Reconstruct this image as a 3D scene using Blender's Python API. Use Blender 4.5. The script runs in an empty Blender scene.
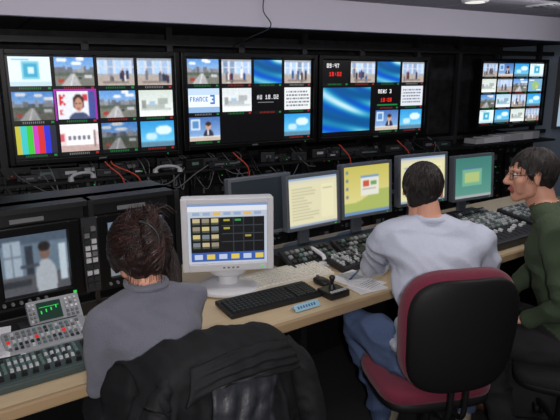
import bpy, bmesh, math, random
import numpy as np
from mathutils import Vector, Matrix, noise
random.seed(3)
RS = np.random.RandomState(7)
scene = bpy.context.scene
COL = scene.collection
def lin(v):
    v=v/255.0
    return v/12.92 if v<=0.04045 else ((v+0.055)/1.055)**2.4
def C(r,g,b): return (lin(r),lin(g),lin(b),1.0)
MATS={}
def mat(name,col,rough=0.5,metal=0.0,bump=0.0,bscale=60.0,var=0.0,emis=None,estr=0.0,stretch=None,sheen=0.0,spec=0.5):
    if name in MATS: return MATS[name]
    m=bpy.data.materials.new(name); m.use_nodes=True
    nt=m.node_tree; b=nt.nodes['Principled BSDF']
    b.inputs['Base Color'].default_value=col
    b.inputs['Roughness'].default_value=rough
    b.inputs['Metallic'].default_value=metal
    try: b.inputs['Specular IOR Level'].default_value=spec
    except: pass
    if sheen:
        try: b.inputs['Sheen Weight'].default_value=sheen
        except: pass
    if emis:
        b.inputs['Emission Color'].default_value=emis
        b.inputs['Emission Strength'].default_value=estr
    if bump or var:
        tc=nt.nodes.new('ShaderNodeTexCoord'); mp=nt.nodes.new('ShaderNodeMapping')
        if stretch: mp.inputs['Scale'].default_value=stretch
        nz=nt.nodes.new('ShaderNodeTexNoise'); nz.inputs['Scale'].default_value=bscale; nz.inputs['Detail'].default_value=4
        nt.links.new(tc.outputs['Object'],mp.inputs[0]); nt.links.new(mp.outputs[0],nz.inputs['Vector'])
        if bump:
            bp=nt.nodes.new('ShaderNodeBump'); bp.inputs['Strength'].default_value=bump; bp.inputs['Distance'].default_value=0.01
            nt.links.new(nz.outputs['Fac'],bp.inputs['Height']); nt.links.new(bp.outputs[0],b.inputs['Normal'])
        if var:
            cr=nt.nodes.new('ShaderNodeValToRGB')
            cr.color_ramp.elements[0].position=0.3; cr.color_ramp.elements[1].position=0.7
            cr.color_ramp.elements[0].color=tuple(x*(1-var) for x in col[:3])+(1,)
            cr.color_ramp.elements[1].color=tuple(min(1,x*(1+var)) for x in col[:3])+(1,)
            nt.links.new(nz.outputs['Fac'],cr.inputs[0]); nt.links.new(cr.outputs[0],b.inputs['Base Color'])
    MATS[name]=m; return m
BLK=mat('black_plastic',C(24,24,26),0.45)
BEZ=mat('black_bezel',C(12,12,14),0.35,spec=0.3)
DKG=mat('dark_grey_metal',C(50,50,54),0.5,0.3,0.1,40)
MID=mat('mid_grey_plastic',C(110,111,114),0.5)
LGT=mat('light_grey_plastic',C(195,197,202),0.45)
WHT=mat('white_plastic',C(222,223,228),0.4)
PAPER=mat('paper',C(232,232,236),0.8)
CHROME=mat('chrome',C(170,170,175),0.25,1.0)
GRN=mat('led_green',C(40,180,80),0.5,emis=C(40,230,90),estr=0.6)
RED=mat('led_red',C(190,30,20),0.5,emis=C(230,40,20),estr=0.5)
AMB=mat('led_amber',C(220,150,40),0.5,emis=C(240,160,40),estr=0.5)
REDC=mat('red_cable',C(215,80,58),0.5)
KEYD=mat('key_dark',C(38,42,44),0.5)
KEYG=mat('key_green_grey',C(95,120,115),0.5)
KEYB=mat('key_blue',C(50,90,150),0.4)
PANELG=mat('panel_dark_green',C(66,80,80),0.5,0.2)
SIL=mat('panel_silver',C(150,153,158),0.5)

def link(ob,parent=None):
    COL.objects.link(ob)
    if parent: ob.parent=parent
    return ob

class B:
    def __init__(s,name,M=None):
        s.name=name; s.M=M or Matrix.Identity(4); s.v=[]; s.f=[]; s.mi=[]; s.mats=[]; s.sm=[]
    def mid(s,m):
        if m not in s.mats: s.mats.append(m)
        return s.mats.index(m)
    def add(s,vs,fs,m,T=None,smooth=False):
        o=len(s.v)
        if T is not None: vs=[T@Vector(v) for v in vs]
        s.v+= [tuple(v) for v in vs]
        i=s.mid(m)
        for f in fs:
            s.f.append(tuple(o+k for k in f)); s.mi.append(i); s.sm.append(smooth)
    def box(s,c,sz,m,T=None,rot=None,ch=0.0,taper=1.0):
        x,y,z=[a/2 for a in sz]
        L=Matrix.Translation(c)
        if rot: L=L@Matrix.Rotation(rot[2],4,'Z')@Matrix.Rotation(rot[1],4,'Y')@Matrix.Rotation(rot[0],4,'X')
        if T is not None: L=T@L
        if ch<=0:
            k=taper
            vs=[(-x,-y,-z),(x,-y,-z),(x,y,-z),(-x,y,-z),(-x*k,-y*k,z),(x*k,-y*k,z),(x*k,y*k,z),(-x*k,y*k,z)]
            fs=[(0,3,2,1),(4,5,6,7),(0,1,5,4),(1,2,6,5),(2,3,7,6),(3,0,4,7)]
            s.add(vs,fs,m,L)
        else:
            bm=bmesh.new(); bmesh.ops.create_cube(bm,size=1)
            for v in bm.verts: v.co=Vector((v.co.x*2*x,v.co.y*2*y,v.co.z*2*z))
            bmesh.ops.bevel(bm,geom=list(bm.edges),offset=min(ch,0.49*min(sz)),segments=2,affect='EDGES',profile=0.6)
            bm.verts.index_update()
            s.add([v.co.copy() for v in bm.verts],[[v.index for v in f.verts] for f in bm.faces],m,L)
            bm.free()
    def cyl(s,p0,p1,r0,r1,m,n=16,T=None,cap=True):
        p0=Vector(p0);p1=Vector(p1);d=(p1-p0).normalized()
        a=d.orthogonal().normalized(); b=d.cross(a)
        vs=[];fs=[]
        for p,r in((p0,r0),(p1,r1)):
            for i in range(n):
                t=2*math.pi*i/n; vs.append(p+a*math.cos(t)*r+b*math.sin(t)*r)
        for i in range(n):
            j=(i+1)%n; fs.append((i,j,n+j,n+i))
        s.add(vs,fs,m,T,True)
        if cap: s.add(vs,[tuple(range(n-1,-1,-1)),tuple(range(n,2*n))],m,T)
    def tube(s,pts,r,m,n=8,T=None,sub=5):
        P=[Vector(p) for p in pts]; Q=[]
        for i in range(len(P)-1):
            a=P[max(i-1,0)];b=P[i];c=P[i+1];d=P[min(i+2,len(P)-1)]
            for k in range(sub):
                t=k/sub
                Q.append(0.5*((2*b)+(c-a)*t+(2*a-5*b+4*c-d)*t*t+(3*b-a-3*c+d)*t**3))
        Q.append(P[-1]); vs=[];fs=[]
        for i,q in enumerate(Q):
            d=(Q[min(i+1,len(Q)-1)]-Q[max(i-1,0)]).normalized()
            up=Vector((0,0,1)) if abs(d.z)<0.9 else Vector((1,0,0))
            a=d.cross(up).normalized(); b=d.cross(a)
            rr=r(i/(len(Q)-1)) if callable(r) else r
            for k in range(n):
                t=2*math.pi*k/n; vs.append(q+a*math.cos(t)*rr+b*math.sin(t)*rr)
        for i in range(len(Q)-1):
            for k in range(n):
                j=(k+1)%n; fs.append((i*n+k,i*n+j,(i+1)*n+j,(i+1)*n+k))
        fs.append(tuple(range(n-1,-1,-1))); fs.append(tuple(range((len(Q)-1)*n,len(Q)*n)))
        s.add(vs,fs,m,T,True)
    def sup(s,c,r,m,e1=0.4,e2=0.4,T=None,nu=32,nv=16,fn=None):
        def sg(x,e): return math.copysign(abs(x)**e,x)
        vs=[];fs=[]
        for i in range(nv+1):
            ph=-math.pi/2+math.pi*i/nv
            for j in range(nu):
                th=2*math.pi*j/nu
                v=Vector((r[0]*sg(math.cos(ph),e1)*sg(math.cos(th),e2),r[1]*sg(math.cos(ph),e1)*sg(math.sin(th),e2),r[2]*sg(math.sin(ph),e1)))
                if fn: v=fn(v)
                vs.append(v+Vector(c))
        for i in range(nv):
            for j in range(nu):
                k=(j+1)%nu; fs.append((i*nu+j,i*nu+k,(i+1)*nu+k,(i+1)*nu+j))
        s.add(vs,fs,m,T,True)
    def build(s,parent=None,local=None,bevel=0):
        me=bpy.data.meshes.new(s.name); me.from_pydata(s.v,[],s.f); 
        for m in s.mats: me.materials.append(m)
        me.polygons.foreach_set('material_index',s.mi); me.polygons.foreach_set('use_smooth',s.sm); me.update()
        ob=bpy.data.objects.new(s.name,me); link(ob,parent)
        if parent: ob.matrix_local=local if local is not None else Matrix.Identity(4)
        else: ob.matrix_world=s.M
        return ob
def T(x,y,z): return Matrix.Translation((x,y,z))
def R(a,ax='Z'): return Matrix.Rotation(math.radians(a),4,ax)

# ---------- frames -------------
MD=T(0.081,2.116,0)@R(35.5)       # desk frame (x along desk, y to the wall)
MW=T(-1.72,3.56,0)@R(29.7)        # monitor wall frame
# ---------- screens -----------
def screen_mat(strength):
    n='screen_picture_%g'%strength
    if n in MATS: return MATS[n]
    m=bpy.data.materials.new(n); m.use_nodes=True; nt=m.node_tree
    b=nt.nodes['Principled BSDF']; b.inputs['Base Color'].default_value=(0.01,0.01,0.012,1); b.inputs['Roughness'].default_value=0.3
    a=nt.nodes.new('ShaderNodeVertexColor'); a.layer_name='Col'
    nt.links.new(a.outputs['Color'],b.inputs['Emission Color']); b.inputs['Emission Strength'].default_value=strength
    MATS[n]=m; return m
def screen(name,cv,w,h,parent,local,strength=1.0):
    H,W,_=cv.shape
    xs=np.linspace(-w/2,w/2,W+1); zs=np.linspace(h/2,-h/2,H+1)
    vs=[(x,0,z) for z in zs for x in xs]
    fs=[(r*(W+1)+c,(r+1)*(W+1)+c,(r+1)*(W+1)+c+1,r*(W+1)+c+1) for r in range(H) for c in range(W)]
    me=bpy.data.meshes.new(name); me.from_pydata(vs,[],fs); me.update()
    v=np.clip(cv.reshape(-1,3),0,255)/255.0
    l=np.where(v<=0.04045,v/12.92,((v+0.055)/1.055)**2.4)
    l=np.concatenate([l,np.ones((len(l),1))],1); l=np.repeat(l,4,axis=0).astype(np.float32)
    at=me.color_attributes.new('Col','FLOAT_COLOR','CORNER'); at.data.foreach_set('color',l.ravel())
    me.materials.append(screen_mat(strength))
    ob=bpy.data.objects.new(name,me); link(ob,parent); ob.matrix_local=local
    return ob
FONT={'F':'111100110100100','R':'110101110101101','A':'010101111101101','N':'111101101101101','C':'011100100100011','E':'111100110100111','3':'111001011001111',
'W':'101101111111101','S':'011100010001110','0':'111101101101111','1':'010110010010111','4':'101101111001001','7':'111001010010010','9':'111101111001111',':':'000010000010000',
'U':'101101101101111','K':'101110100110101','T':'111010010010010','I':'111010010010111','O':'111101101101111','8':'111101111101111','.':'000000000000010','2':'111001111100111',' ':'0'*15}
def text(cv,x,y,st,col,k=1):
    for ch in st:
        g=FONT.get(ch,'0'*15)
        for i,b in enumerate(g):
            if b=='1':
                r=i//3;c=i%3
                cv[y+r*k:y+r*k+k, x+c*k:x+c*k+k]=col
        x+=4*k
TW,TH=40,26
def blank(c,w=TW,h=TH): 
    a=np.zeros((h,w,3)); a[:]=c; return a
def grad(c0,c1,w=TW,h=TH):
    t=np.linspace(0,1,h)[:,None,None]; return np.array(c0)*(1-t)+np.array(c1)*t+np.zeros((h,w,3))
def blur(a,n=1):
    for _ in range(n):
        p=np.pad(a,((1,1),(1,1),(0,0)),'edge')
        a=(p[1:-1,1:-1]*2+p[:-2,1:-1]+p[2:,1:-1]+p[1:-1,:-2]+p[1:-1,2:])/6
    return a
def noisy(a,s=10,b=1): return blur(a+RS.normal(0,s,a.shape[:2])[:,:,None],b)
def t_road(dark=0):
    a=grad((95-dark*.6,150-dark*.6,215-dark*.6),(205-dark,220-dark,236-dark)); yy,xx=np.mgrid[0:TH,0:TW]
    for _ in range(3):
        cx,cy=RS.randint(3,37),RS.randint(1,7); m=((xx-cx)/RS.uniform(4,8))**2+((yy-cy)/1.6)**2<1; a[m]=(232-dark,236-dark,242-dark)
    x=0
    while x<TW:
        w=RS.randint(2,6); hgt=RS.randint(1,5)
        a[12-hgt:16,x:x+w]=np.array((130,132,142))-dark*.8+RS.randint(-30,30); x+=w
    a[14:]=(118-dark,120-dark,112-dark)
    a[14:17,:]=(86-dark*.5,98-dark*.5,84-dark*.5)
    for i in range(15,TH): 
        k=(i-15); a[i,max(0,16-k):min(TW,21+k//2)]=(176-dark,176-dark,178-dark); a[i,18-k//3]=(225-dark,)*3
    a[16:19,30:38]=(196-dark,196-dark,204-dark); a[20:23,3:9]=(170-dark,60,50); a[18:20,24:27]=(60,62,70)
    return noisy(a,8)
def t_people(base=(205,210,220),floor=(176,164,156),n=6):
    a=blank(base); a[17:]=floor
    for x in range(2,TW,9): a[2:15,x:x+6]=np.array((165,195,235))*RS.uniform(.75,1.1); a[8:9,x:x+6]=base
    a[0:2]=np.array(base)*0.7; a[15:17]=np.array(base)*0.8
    for i in range(n):
        x=RS.randint(1,TW-5);h=RS.randint(8,14);y=TH-h-RS.randint(1,7)
        c=[(50,54,84),(120,60,66),(50,80,140),(235,235,240),(110,110,118),(60,56,60)][RS.randint(6)]
        a[y+2:y+h,x:x+3]=c; a[y:y+2,x+1:x+2]=(160,120,105)
    a[22:24,5:34]=np.array(floor)*0.75
    return noisy(a,7)
def t_studio():
    # news studio: presenter at a desk in front of a blue set
    a=grad((70,110,175),(150,185,225)); yy,xx=np.mgrid[0:TH,0:TW]
    a[2:14,2:14]=(210,225,240); a[4:12,4:12]=(90,140,190)
    m=((xx-24)/7.)**2+((yy-22)/9.)**2<1; a[m]=(48,50,66)
    a[14:20,23:25]=(225,225,230); m=((xx-24)/3.2)**2+((yy-10)/4.2)**2<1; a[m]=(200,155,132); m=((xx-24)/3.6)**2+((yy-7)/2.4)**2<1; a[m]=(60,42,36)
    a[21:]=(196,180,165); a[21:22]=(235,235,235); return noisy(a,5)
def t_map():
    a=blank((120,170,205)); yy,xx=np.mgrid[0:TH,0:TW]
    m=((xx-20)/(11+2*np.sin(yy*.7)))**2+((yy-13)/(9+1.5*np.sin(xx*.5)))**2<1; a[m]=(150,185,120)
    m=((xx-24)/4.)**2+((yy-16)/3.)**2<1; a[m]=(205,195,140); a[2:4,2:16]=(235,240,245); a[22:24,24:38]=(235,240,245); return noisy(a,5)
def t_page():
    a=blank((222,238,243)); a[4:20,12:29]=(120,195,215); a[6:18,14:27]=(60,160,195); a[9:15,18:24]=(200,230,240); a[22:,:]=(190,215,225); a[2:3,3:20]=(120,170,190); return blur(a)
def t_bars():
    a=blank((0,0,0)); cs=[(185,180,60),(60,190,190),(60,190,60),(195,60,180),(205,45,50),(45,50,200),(40,42,60)]
    for i,c in enumerate(cs): a[:,i*TW//7:(i+1)*TW//7]=c
    return a
def t_face():
    a=blank((225,228,235)); yy,xx=np.mgrid[0:TH,0:TW]
    a[(xx>31)]=(70,80,150); text(a,2,3,'K',(200,30,40),2); text(a,2,17,'K',(200,30,40),1); a[3:9,26:31]=(200,60,70)
    m=((xx-21)/11.)**2+((yy-27)/8.)**2<1; a[m]=(72,80,115)
    m=((xx-21)/6.)**2+((yy-10)/8.)**2<1; a[m]=(60,42,38)
    m=((xx-21)/4.5)**2+((yy-12)/6.5)**2<1; a[m]=(190,142,122)
    a[11,18:20]=a[11,22:24]=(70,50,45); a[16,19:23]=(150,80,80)
    return noisy(a,5,1)
def t_pale(c=(205,215,208)):
    a=grad(c,(235,238,238)); a[14:18,5:30]=np.array(c)*0.85; a[8:14,22:34]=np.array(c)*0.8; a[18:20,2:38]=np.array(c)*0.9
    a[10:18,3:8]=np.array(c)*0.7; a[11:15,12:19]=(160,190,215); return noisy(a,6)
def t_cyan():
    a=grad((50,150,215),(120,205,238)); yy,xx=np.mgrid[0:TH,0:TW]
    m=((xx-27)/10.)**2+((yy-9)/5.)**2<1; a[m]=(215,236,246); m=((xx-12)/7.)**2+((yy-15)/4.)**2<1; a[m]=(190,225,242); a[21:]=(90,130,155); return noisy(a,5,2)
def t_swirl(w=TW,h=TH,k=1.0):
    yy,xx=np.mgrid[0:h,0:w]; r=np.hypot((xx-w*0.95),(yy+h*0.5)*1.3)
    s=0.5+0.5*np.sin(r*0.34/k+2.0*np.sin(xx*0.06/k)); s2=0.5+0.5*np.sin(r*0.11/k+yy*0.12/k)
    a=np.zeros((h,w,3))
    a[:,:,0]=10+190*(s*s2)**2; a[:,:,1]=80+145*s*s2; a[:,:,2]=140+100*np.maximum(s*s2,s2*0.6)
    return blur(a,1)
def t_tram():
    a=blank((228,210,212)); a[0:8]=(238,232,236); a[8:20,6:34]=(243,243,245); 
    for x in range(8,32,5): a[11:15,x:x+3]=(110,110,125)
    a[20:]=(190,165,160); a[9:16,0:4]=(200,90,100); a[6:22,35:37]=(140,120,120); return noisy(a,6)
def t_france():
    a=blank((228,234,242)); a[:7]=(190,212,238); text(a,2,9,'FRANCE',(70,130,195),1); text(a,28,7,'3',(60,120,190),2); a[20:]=(140,175,215); return a
def t_text(bg=(3,3,5),fg=(210,210,210)):
    a=blank(bg)
    for y in range(4,TH-3,4):
        x=3
        while x<TW-4:
            w=RS.randint(1,5); a[y:y+2,x:x+w]=fg; x+=w+1
    return a
def t_black_text():
    a=blank((3,3,5)); text(a,4,8,'AU 18.02',(200,200,205),1); a[16:17,5:28]=(110,110,115); return a
def t_clock():
    a=blank((5,5,5)); text(a,6,3,'09:47',(225,225,225),1) ; text(a,10,13,'18:02',(230,40,30),1); return a
def t_news():
    a=blank((3,3,3)); text(a,3,4,'NEWS 3',(235,235,235),1); text(a,8,15,'18:08',(230,40,30),1); a[23:25,2:38]=(20,120,60); return a
def t_black(): return blank((3,3,4))
def assemble(rows,cw=44,ch=31,lab=True):
    R_=len(rows); Cn=max(len(r) for r in rows); cv=np.zeros((R_*ch,Cn*cw,3)); cv[:]=(4,4,6)
    for i,r in enumerate(rows):
        for j,t in enumerate(r):
            if t is None: continue
            y,x=i*ch+1,j*cw+2; cv[y:y+t.shape[0],x:x+t.shape[1]]=t
            if lab:
                yy=y+t.shape[0]; 
                if yy+3<cv.shape[0]+1:
                    col=[(30,150,70),(180,50,40),(30,140,70),(160,160,160)][(i*3+j)%4]
                    cv[yy:yy+4,x:x+TW]=(12,14,14); cv[yy+1:yy+3,x+8:x+30:2]=np.array(col)*0.7
                    cv[yy+1:yy+3,x+36:x+39]=(150,40,30) if j%2 else (30,120,60)
    return cv
b1=assemble([[t_page(),t_road(),t_people(),t_people()],[t_road(35),t_face(),t_road(5),t_pale()],[t_bars(),t_tram(),t_road(50),t_cyan()]])
b1[31:59,43:45]=(150,50,160); b1[31:59,85:87]=(150,50,160); b1[30:32,43:87]=(150,50,160)
b2=assemble([[t_road(0),t_people((215,220,230)),t_swirl(),t_people((222,226,232))],[t_france(),t_pale((215,222,225)),t_black_text(),t_text((225,228,230),(120,125,135))],[t_studio(),t_black(),t_black(),t_cyan()]])
b2[62:93,44:132]=(3,3,4)
b3=assemble([[t_clock(),t_people((215,216,222)),t_swirl(),t_people((210,214,225))],[None,None,t_news(),t_text((215,220,228),(120,125,140))],[None,None,t_studio(),t_cyan()]])
b3[33:88,3:80]=t_swirl(77,55,1.4)
b4=assemble([[t_people(),t_studio(),t_cyan(),t_page()],[t_pale(),t_people(),t_road(),t_map()],[t_road(20),t_pale((170,205,225)),t_people(),t_cyan()],[t_page(),t_cyan(),t_pale(),t_people()]])

# ---------- monitor banks -----------
def bank(s0,s1,z0,z1,cv,name='video_wall_display',y=0.0):
    w=s1-s0; h=z1-z0
    M=MW@T((s0+s1)/2,y,(z0+z1)/2)
    b=B(name,M)
    bw=0.035
    b.box((0,0.05,0),(w,0.06,h),BEZ,ch=0.006)
    for sgn in(-1,1):
        b.box((sgn*(w/2-bw/2),0.005,0),(bw,0.03,h),BEZ,ch=0.005)
        b.box((0,0.005,sgn*(h/2-bw/2)),(w-2*bw+.004,0.03,bw),BEZ,ch=0.005)
    b.box((0,0.11,0),(w*0.8,0.07,h*0.75),DKG,ch=0.01)
    b.box((0,0.16,0),(0.3,0.04,0.3),DKG)                       # wall bracket
    b.box((0,-0.012,-h/2+bw/2),(0.05,0.004,0.010),MID)         # badge
    b.box((w*0.4,-0.012,-h/2+bw/2),(0.006,0.004,0.004),GRN)
    o=b.build()
    screen('picture',cv,w-2*bw-.01,h-2*bw-.01,o,T(0,0.018,0),1.2)
    return o
bank(-0.01,1.15,1.13,1.86,b1); bank(1.165,2.33,1.15,1.86,b2); bank(2.345,3.57,1.15,1.86,b3); bank(4.24,5.28,1.165,1.86,b4)
# support frame for the displays
b=B('display_support_truss',MW)
for s in(-1.0,-0.03,1.157,2.338,3.62,4.18,5.42):
    b.box((s,0.225,1.02),(0.045,0.045,2.04),DKG)
for z in(1.07,1.93): b.box((2.0,0.225,z),(7.3,0.04,0.04),DKG)
for s in(0.55,1.75,2.95,4.75): b.box((s,0.222,1.5),(0.3,0.03,0.06),DKG); b.box((s,0.225,1.5),(0.05,0.04,0.86),DKG)
b.build()
# ---------- equipment racks below banks ---------
rk=B('equipment_rack',MW)
RKD=mat('rack_dark',C(30,30,33),0.5,0.2)
rk.box((2.2,0.55,0.52),(6.6,0.5,1.04),RKD)
rr=random.Random(5)
s=-1.05
while s<5.4:
    z=0.08
    while z<0.98:
        h=rr.choice([0.044,0.088,0.044,0.132])
        m_=rr.choice([RKD,BLK,DKG,BLK,RKD]); d=rr.uniform(0.0,0.03)
        rk.box((s+0.22,0.29-d/2,z+h/2),(0.44,0.03+d,h-0.004),m_)
        fy=0.275-d
        for k in range(rr.randint(3,9)):
            q=rr.random(); xx=s+rr.uniform(0.04,0.4)
            if q<0.12: rk.box((xx,fy-0.002,z+h/2),(0.006,0.004,0.006),rr.choice([GRN,RED,AMB]))
            elif q<0.7: rk.box((xx,fy-0.004,z+h/2),(rr.uniform(.01,.05),0.008,h*0.45),rr.choice([MID,DKG,KEYD,KEYG]))
            else: rk.cyl((xx,fy-0.012,z+h/2),(xx,fy,z+h/2),0.007,0.008,MID,8)
        z+=h
    s+=0.47
rk.box((2.2,0.15,1.0),(6.6,0.36,0.02),RKD)
rk.build()
ch=B('patch_panel_equipment',MW)
for k in range(64):
    x=rr.uniform(-0.8,3.9); w=rr.uniform(0.05,0.22); h=rr.uniform(0.03,0.09); y=rr.uniform(0.03,0.14)
    ch.box((x,y,1.012+h/2),(w,0.1,h),rr.choice([BLK,DKG,DKG,KEYD,BLK]),rot=(0,0,rr.uniform(-.25,.25)),ch=0.004)
    ch.box((x,y-0.052,1.012+h*0.55),(w*0.5,0.006,h*0.3),rr.choice([MID,KEYG,LGT,MID,DKG]))
    if rr.random()<0.15: ch.box((x+w*.35,y-0.056,1.012+h*.5),(0.005,0.006,0.005),rr.choice([GRN,RED,AMB]))
ch.build()
cb=B('signal_cables',MW)
CAB=mat('black_cable',C(25,25,28),0.4); CABG=mat('grey_cable',C(110,110,115),0.5)
for k in range(50):
    x=rr.uniform(-0.7,4.0); x2=x+rr.uniform(-.35,.35); zt=1.10
    m_=CAB if rr.random()<0.65 else CABG
    cb.tube([(x,0.10,zt+0.015),(x+.02,0.02,zt-0.04),((x+x2)/2,-0.05,rr.uniform(.85,1.0)),(x2,-0.04,rr.uniform(.86,.98)),(x2+.03,0.1,0.96)],rr.uniform(.0025,.005),m_,6)
for x,dx in((0.58,0.10),(0.62,0.17),(1.55,0.1),(2.55,0.08),(3.2,0.1)):
    cb.tube([(x,-0.02,1.12),(x+.02,-0.05,1.09),(x+dx,-0.08,1.0),(x+dx*1.0,-0.07,0.86),(x+dx*0.3,-0.03,0.72)],0.005,REDC,8)
cb.build()
for i,(x,a) in enumerate(((0.42,25),(1.02,-15))):
    b=B('telephone_handset',MW@T(x,-0.03,1.03)@R(a))
    b.tube([(-.09,0,0.0),(-.06,0,.02),(0,0,.026),(.06,0,.02),(.09,0,0)],0.011,LGT,10)
    b.cyl((-.088,0,-.018),(-.088,0,.008),.021,.017,LGT); b.cyl((.088,0,-.018),(.088,0,.008),.021,.017,LGT)
    b.build()

# ---------- room -----------
WALLD=mat('wall_dark_paint',C(68,67,72),0.8,bump=0.3,bscale=12,var=0.35)
WALLL=mat('wall_grey_paint',C(120,122,130),0.8,bump=0.1,bscale=30,var=0.05)
WALLB=mat('wall_pale_blue',C(170,185,205),0.8,bump=0.05,bscale=30)
FLR=mat('carpet_dark',C(30,28,31),0.95,bump=0.5,bscale=300,var=0.25)
FASC=mat('soffit_paint',C(204,200,214),0.7,bump=0.03,bscale=20)
def ceiling_mat(name,c0,c1,sc):
    m=bpy.data.materials.new(name); m.use_nodes=True; nt=m.node_tree; bs=nt.nodes['Principled BSDF']
    tc=nt.nodes.new('ShaderNodeTexCoord'); br=nt.nodes.new('ShaderNodeTexBrick')
    br.offset=0; br.inputs['Scale'].default_value=sc; br.inputs['Brick Width'].default_value=0.6; br.inputs['Row Height'].default_value=0.6
    br.inputs['Mortar Size'].default_value=0.012; br.inputs['Color1'].default_value=c0; br.inputs['Color2'].default_value=tuple(x*.9 for x in c0[:3])+(1,); br.inputs['Mortar'].default_value=c1
    nz=nt.nodes.new('ShaderNodeTexNoise'); nz.inputs['Scale'].default_value=90
    mx=nt.nodes.new('ShaderNodeMix'); mx.data_type='RGBA'; mx.blend_type='MULTIPLY'; mx.inputs[0].default_value=0.7
    nt.links.new(tc.outputs['Object'],br.inputs['Vector']); nt.links.new(tc.outputs['Object'],nz.inputs['Vector'])
    nt.links.new(br.outputs['Color'],mx.inputs[6]); nt.links.new(nz.outputs['Fac'],mx.inputs[7]); nt.links.new(mx.outputs[2],bs.inputs['Base Color'])
    bs.inputs['Roughness'].default_value=0.8; return m
CEIL=ceiling_mat('ceiling_tiles',C(180,176,188),C(215,213,220),1)
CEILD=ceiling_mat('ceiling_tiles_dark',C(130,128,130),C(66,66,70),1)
def slab(name,c,sz,m,M=MW):
    b=B(name,M@T(*c)); b.box((0,0,0),sz,m); return b.build()
slab('floor',(2,-2.6,-0.05),(8.6,7.4,0.1),FLR)
slab('wall_back',(2,1.0,1.15),(8.6,0.1,2.3),WALLD)
slab('wall_front',(2,-6.25,1.15),(8.6,0.1,2.3),WALLL)
slab('wall_left',(-2.25,-2.6,1.15),(0.1,7.3,2.3),WALLL)
slab('wall_right',(6.25,-2.6,1.15),(0.1,7.3,2.3),WALLL)
slab('ceiling',(2,-3.32,2.28),(8.6,5.86,0.1),CEIL)
slab('trim_soffit',(2,-0.37,2.125),(8.4,0.06,0.21),FASC)
slab('ceiling_recess',(2,0.32,2.07),(8.4,1.3,0.06),CEILD)
slab('wall_return',(5.97,0.55,1.02),(0.56,0.78,2.02),WALLB)
WIN=mat('window_glass_lit',C(150,175,200),0.3,emis=C(175,200,222),estr=0.7)
b=B('window_1',MW@T(5.92,0.13,1.5))
b.box((0,0.01,0),(0.46,0.02,0.75),WIN)
for x in(-.24,0,.24): b.box((x,0,0),(0.025,0.05,0.8),MID)
for z in(-.39,0.05,.39): b.box((0,0,z),(0.5,0.05,0.025),MID)
b.build()
b=B('hanging_wire',MW); b.tube([(1.62,-0.42,2.23),(1.60,-0.44,2.12),(1.66,-.43,2.02),(1.64,-0.1,1.96),(1.60,0.05,1.9),(1.7,0.12,1.8)],0.004,CAB); b.build()
b=B('ceiling_vent',MW@T(4.0,-1.15,2.225))
b.box((0,0,0),(0.58,0.58,0.012),LGT)
for i in range(9): b.box((0,-0.24+i*0.06,-0.010),(0.52,0.03,0.006),DKG,rot=(math.radians(25),0,0))
b.build()
for s,y in((3.1,-0.9),(4.9,-1.5)):
    b=B('recessed_downlight',MW@T(s,y,2.225)); b.cyl((0,0,-0.012),(0,0,0.004),0.09,0.10,LGT,24); b.cyl((0,0,-0.014),(0,0,-0.010),0.07,0.07,mat('lamp_glass',C(200,200,200),0.4,emis=C(255,245,235),estr=0.8),24); b.build()
b=B('paper_stack',MW@T(4.7,0.1,1.012))
for k in range(7): b.box((random.uniform(-.03,.03)+k*0.12-.3,-0.02,0.03+0.004*k),(0.24,0.15,0.05+0.005*k),PAPER if k%2 else LGT,rot=(0,0,random.uniform(-.2,.2)))
b.build()

# ---------- desk ------------
WOOD=mat('desk_laminate',C(208,186,152),0.4,bump=0.02,bscale=8,var=0.06,stretch=(1,12,1))
EDGE=mat('desk_edge',C(172,146,112),0.4)
b=B('control_desk',MD)
b.box((0.55,0.44,0.725),(4.9,0.88,0.03),WOOD,ch=0.004)
b.box((0.55,-0.008,0.722),(4.9,0.022,0.04),EDGE,ch=0.006)
b.box((0.55,0.80,0.36),(4.9,0.03,0.70),BLK)
for t in(-1.85,-1.15,0.18,1.25,2.95): b.box((t,0.5,0.355),(0.035,0.6,0.71),BLK)
b.build()
b=B('intercom_panel',MD@T(1.15,0.60,0.741))
b.box((0,0.0,0.03),(1.75,0.12,0.06),BLK,ch=0.006)
for i in range(5):
    x=-0.7+i*0.35
    b.box((x,-0.10,0.045),(0.32,0.14,0.02),DKG,rot=(math.radians(22),0,0),ch=0.004)
    Tm=T(x,-0.10,0.058)@R(22,'X')
    for r in range(3):
        for c in range(9):
            b.box((-0.13+c*0.032,-0.04+r*0.035,0.004),(0.020,0.020,0.01),rr.choice([KEYD,MID,SIL,KEYG,KEYD,KEYD]),Tm)
b.build()

# ---------- screens content for desk ----------
def cv_app():
    a=blank((190,198,212),78,60); a[0:3]=(120,155,210); a[3:8]=(228,231,240)
    for i in range(7): a[9:12,5+i*10:12+i*10]=(228,186,96) if i in(2,5) else (150,172,205)
    a[14:49,3:75]=(14,16,18)
    for r in range(4):
        for c in range(3):
            y=15+r*8; x=5+c*9; a[y:y+6,x:x+7]=[(196,180,140),(150,140,120),(205,190,130),(120,130,140)][(r+c)%4]; a[y+4:y+6,x:x+7]=(80,84,70)
    for y in(22,30,38): a[y,33:74]=(52,60,66)
    for x in(44,54,64): a[14:49,x]=(48,54,60)
    for x,y,c in((35,16,(170,160,60)),(46,16,(60,150,80)),(35,24,(170,160,60)),(56,32,(160,150,70))): a[y:y+2,x:x+6]=c
    a[49:58,3:75]=(58,92,170)
    for i in range(6): a[51:56,6+i*12:14+i*12]=(222,200,90) if i%2 else (190,204,230)
    return a
def cv_dark():
    a=grad((30,38,44),(18,22,26),64,50); a[30:32,10:40]=(46,54,60); return a
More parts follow.
